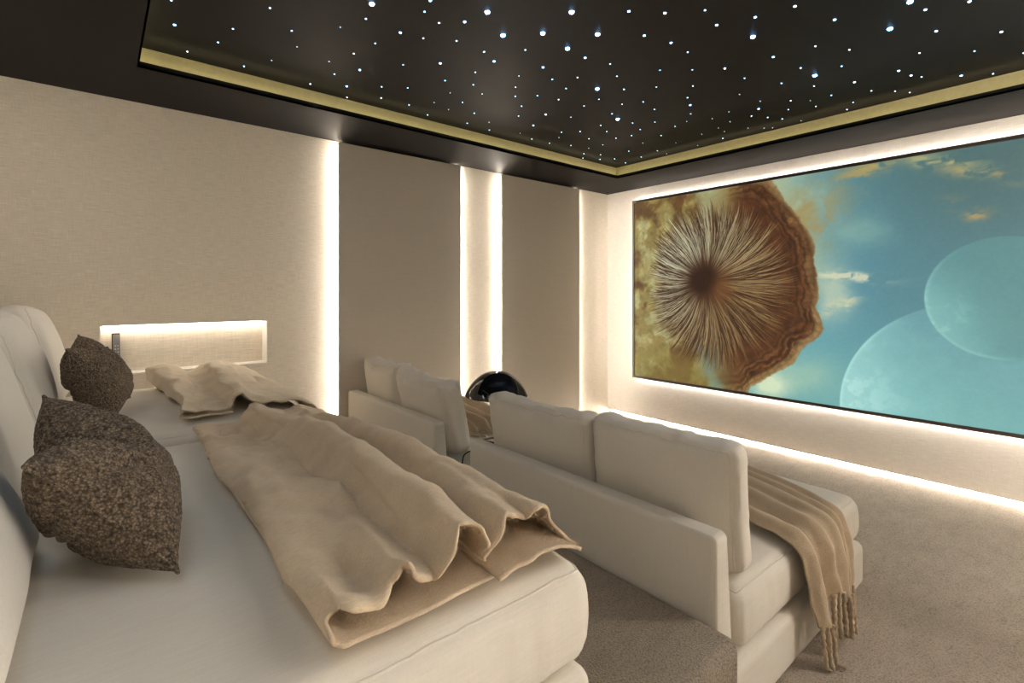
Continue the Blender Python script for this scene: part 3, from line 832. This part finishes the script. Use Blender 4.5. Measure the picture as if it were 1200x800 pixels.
V, F = loft([(2.475, nearb), (2.60, mixk(nearb, midb, .4)), (2.85, midb), (3.15, mixk(midb, farb, .7)), (3.46, farb)], bed2_t, 90, 6, 9.1, lambda s: .2 if s < 3 else 1.0, .03)
cloth('throw_blanket', V, F, M['throw_pale'], 'pale camel throw bunched on the far daybed below the lit niche', 'blanket', G3, .007, None, 40000)

def drape(path, s0, s1, folds, tree, n_s=90, n_t=110, amp=.022, seed=1.0):
    """sheet that runs along path (y, z, nx_x0, nx_x1) with folds across its width"""
    rows = []
    m = len(path) - 1
    for ti in range(n_t + 1):
        y, z, xa, xb = catmull(path, ti / n_t * m)
        y2, z2, _, _ = catmull(path, min(m, ti / n_t * m + .02))
        d = Vector((0, y2 - y, z2 - z))
        if d.length < 1e-6: d = Vector((0, 0, -1))
        d.normalize(); nrm = Vector((0, d.z, -d.y))
        if nrm.z < -.2: nrm = -nrm
        if nrm.y > .3: nrm = -nrm
        row = []
        for si in range(n_s + 1):
            s = si / n_s
            h = 0
            for c, w, a in folds: h += a * math.exp(-((s - c - .02 * nz(ti * .05, c * 9)) / w) ** 2)
            x = xa + (xb - xa) * s + .010 * nz(y * 5 + z * 5, s * 5, seed)
            p = Vector((x, y, z)) + nrm * (h * amp + .004 + .006 * nz(s * 7, ti * .06, seed) + .003 * nz(s * 19, ti * .12, seed))
            row.append(p)
        rows.append(row)
    V = [p for r in rows for p in r]; n = n_s + 1
    F = [(a * n + b, a * n + b + 1, (a + 1) * n + b + 1, (a + 1) * n + b) for a in range(n_t) for b in range(n_s)]
    return V, F, rows

def tassels(parent, pts, mat, flat=None):
    for i, (p, L) in enumerate(pts):
        q = []; rad = []
        n = 22
        sway = random.uniform(-.02, .02)
        for k in range(n + 1):
            t = k / n
            if flat is None:
                z = p.z - L * t; x = p.x + sway * t * t + .004 * nz(t * 5, i * 3.1); y = p.y - .012 * t + .004 * nz(t * 4, i * 1.7, 5)
                if z < .012: y -= (.012 - z) * .8; z = .012
                q.append((x, y, z))
            else:
                q.append((p.x + flat[0] * L * t + sway * t, p.y + flat[1] * L * t, p.z + flat[2] * min(1, t * 3) + .003 * nz(t * 6, i)))
            rad.append(.0082 * (.9 + .25 * math.sin(t * 38 + i)) * (1.0 if t < .93 else 1.25 - (t - .93) * 9))
        v, f = tube(q, rad, 8)
        mk('tassel', v, f, mat, parent)

path = [(1.62, .437, 2.06, 2.66), (1.30, .438, 2.04, 2.62), (1.05, .438, 2.00, 2.56), (.85, .436, 1.96, 2.46), (.775, .430, 1.945, 2.43), (.735, .408, 1.94, 2.42), (.715, .365, 1.94, 2.41),
        (.703, .30, 1.95, 2.40), (.694, .235, 1.96, 2.39), (.688, .165, 1.985, 2.37)]
V, F, rows = drape(path, 0, 1, [(.11, .10, 1.5), (.26, .03, -.25), (.42, .08, 1.3), (.60, .09, 1.7), (.80, .06, 1.0), (.93, .05, .9)], sofa2_t, amp=.028)
# the middle of the hem rides higher than the two ends
n = 91
for a in range(111):
    for bq in range(n):
        t = max(0, (a / 110 - .62) / .38); s = bq / 90
        if t > 0:
            p = V[a * n + bq]
            p.z += t * (.055 * math.exp(-((s - .45) / .16) ** 2) + .012 * math.sin(s * 21))
            p.z = p.z - t * .03 * math.exp(-((s - .08) / .1) ** 2)
tb = cloth('throw_blanket', V, F, M['throw_taupe'], 'fringed taupe throw hanging over the right end of the front sofa', 'blanket', G3, .006)
hem = V[110 * n:111 * n]
tassels(tb, [(hem[int(90 * (i + .5) / 18)] + Vector((0, -.004 + .008 * (i % 2), .006)), random.uniform(.15, .185)) for i in range(18)], M['throw_taupe'])

path = [(3.42, .446, 1.86, 2.34), (3.2, .450, 1.86, 2.36), (2.95, .452, 1.85, 2.30), (2.78, .450, 1.84, 2.26), (2.66, .446, 1.83, 2.22)]
V, F, rows = drape(path, 0, 1, [(.12, .07, 2.6), (.36, .08, 3.0), (.60, .07, 2.4), (.84, .08, 2.8)], sofa1_t, 80, 70)
tb = cloth('throw_blanket', V, F, M['throw_taupe'], 'folded throw on the far sofa seat, half hidden behind its cushion', 'blanket', G3, .006)
hem = V[70 * 81:71 * 81]
tassels(tb, [(hem[int(80 * (i + .5) / 11)] + Vector((0, .004, 0)), random.uniform(.07, .10)) for i in range(11)], M['throw_taupe'], (0.05, -1, -.002))

# ---------------------------------------------------------------- dome lamp on its table, cord
LX, LY = 1.72, 2.20
tb = empty('side_table', (LX, LY, 0), 'slim ivory pedestal side table between the two front sofas', 'side table')
MB().lathe([(.0, .0), (.11, .0), (.115, .006), (.11, .014), (.03, .02), (.0, .02)], (LX, LY, 0.001)).build('foot', M['table'], tb, True)
MB().lathe([(.022, .016), (.022, .482)], (LX, LY, 0)).build('pedestal', M['table'], tb, True)
MB().lathe([(.0, .478), (.130, .478), (.138, .484), (.138, .496), (.130, .502), (.0, .502)], (LX, LY, 0)).build('table_top', M['table'], tb, True)
lp = empty('table_lamp', (LX, LY, .502), 'black glossy dome-shaded table lamp between the front sofas', 'lamp')
MB().lathe([(.0, .0), (.085, .0), (.09, .006), (.088, .016), (.02, .026), (.0, .028)], (LX, LY, .503)).build('lamp_base', M['gloss'], lp, True)
MB().lathe([(.014, .02), (.012, .30), (.0, .302)], (LX, LY, .503)).build('stem', M['gloss'], lp, True)
R = .176
prof = []
for i in range(29):
    r_ = R * math.cos(PI / 2 * i / 28)
    prof.append((r_ if i < 28 else 0.0, .136 * (1 - (r_ / R) ** 2.2) ** .82))
under = [(.0, -.006), (R * .5, -.012), (R * .85, -.008), (R * .985, -.002)]
MB().lathe(under + prof, (LX, LY, .778), 72).build('lamp_shade', M['gloss'], lp, True)

cp = [(1.585, 2.340, .27), (1.583, 2.340, .34), (1.585, 2.342, .39), (1.60, 2.350, .424), (1.63, 2.358, .436), (1.67, 2.355, .440), (1.70, 2.342, .43), (1.72, 2.335, .38), (1.725, 2.333, .30)]
cpts = [catmull(cp, i / 60 * (len(cp) - 1)) for i in range(61)]
v, f = tube(cpts, .0042, 8)
tag(mk('power_cord', v, f, M['dark']), 'thin black cord curving over the far sofa seat corner', 'cord')

# ---------------------------------------------------------------- remotes in the niche
def lean_box(b, x0, x1, z0, z1, ybot, ytop, th, bev):
    n0 = len(b.v)
    b.box(x0, x1, 0, th, 0, z1 - z0, bev)
    for i in range(n0, len(b.v)):
        x, y, z = b.v[i]; t = z / (z1 - z0)
        b.v[i] = (x, ybot + (ytop - ybot) * t + y, z0 + z)
    return b
zt = nz0 + .0075
rc = empty('remote_control', (.083, 3.72, zt), 'tall slim grey remote control leaning upright in the wall niche', 'remote control')
lean_box(MB(), .064, .103, zt, 1.112, 3.715, 3.772, .016, .004).build('body', M['dark'], rc, True)
lean_box(MB(), .069, .101, zt + .006, 1.106, 3.7135, 3.7705, .003, .001).build('face_plate', M['grey'], rc, True)
for i in range(4):
    for j in range(2):
        z = 1.035 - i * .018; yb = 3.7135 + .057 * (z - zt) / (1.112 - zt)
        MB().box(.077 + j * .013, .084 + j * .013, yb - .0025, yb + .001, z, z + .007, .001).build('button', M['button'], rc, True)
r2 = empty('remote_control', (.036, 3.73, zt), 'short black remote control standing left of the tall grey one', 'remote control')
lean_box(MB(), .020, .050, zt, 1.036, 3.735, 3.768, .018, .004).build('body', M['dark'], r2, True)
lean_box(MB(), .024, .046, zt + .006, 1.030, 3.7335, 3.7665, .003, .001).build('face_plate', M['gloss'], r2, True)

# ---------------------------------------------------------------- added fill lights outside the view, not fittings of the room
def area(name, loc, rot, sx, sy, w, c):
    l = bpy.data.lights.new(name, 'AREA'); l.shape = 'RECTANGLE'; l.size = sx; l.size_y = sy; l.energy = w; l.color = c
    o = bpy.data.objects.new(name, l); o.location = loc; o.rotation_euler = rot; COL.objects.link(o); return o
area('soffit_fill', (-.2, .9, ZC - .01), (0, 0, 0), .5, 1.6, 3.0, (.62, .82, 1))  # added cool fill for the daybed tops
area('soffit_fill', (.6, -.25, ZC - .01), (math.radians(-10), 0, 0), 1.6, .25, 1.3, (.95, .96, 1))  # added fill for the daybed side
area('soffit_fill', (3.1, -.25, ZC - .01), (math.radians(12), 0, 0), 2.2, .25, 20, (1, .95, .88))  # added fill for the front carpet
area('soffit_fill', (-.42, 2.5, ZC - .015), (math.radians(42), 0, math.radians(-15)), .2, 1.2, 4.5, (1, .94, .86))  # added fill for the upper left wall
area('side_fill', (3.1, YR + .07, 1.9), (math.radians(86), 0, math.radians(12)), 2.2, .25, 7, (1, .94, .86))  # added fill standing in for glow from the right wall

# ---------------------------------------------------------------- camera and render look
A = math.radians(50.2)
cam = bpy.data.cameras.new('camera'); co = bpy.data.objects.new('camera', cam); COL.objects.link(co)
co.location = (0, 0, 1.35); co.rotation_euler = (PI / 2, 0, A - PI / 2)
cam.sensor_width = 36; cam.lens = 583 / 1200 * 36; cam.shift_y = -56.6 / 1200; cam.clip_start = .02
sc.camera = co
w = bpy.data.worlds.new('world'); sc.world = w; w.use_nodes = True
w.node_tree.nodes['Background'].inputs['Color'].default_value = (0, 0, 0, 1)
vs = sc.view_settings
vs.view_transform = 'Standard'; vs.look = 'None'; vs.gamma = 1; vs.exposure = 0.16
try: vs.use_curve_mapping = False
except Exception: pass
sc.cycles.use_denoising = True
sc.cycles.use_light_tree = True
sc.cycles.max_bounces = 10; sc.cycles.diffuse_bounces = 6
sc.cycles.sample_clamp_indirect = 6
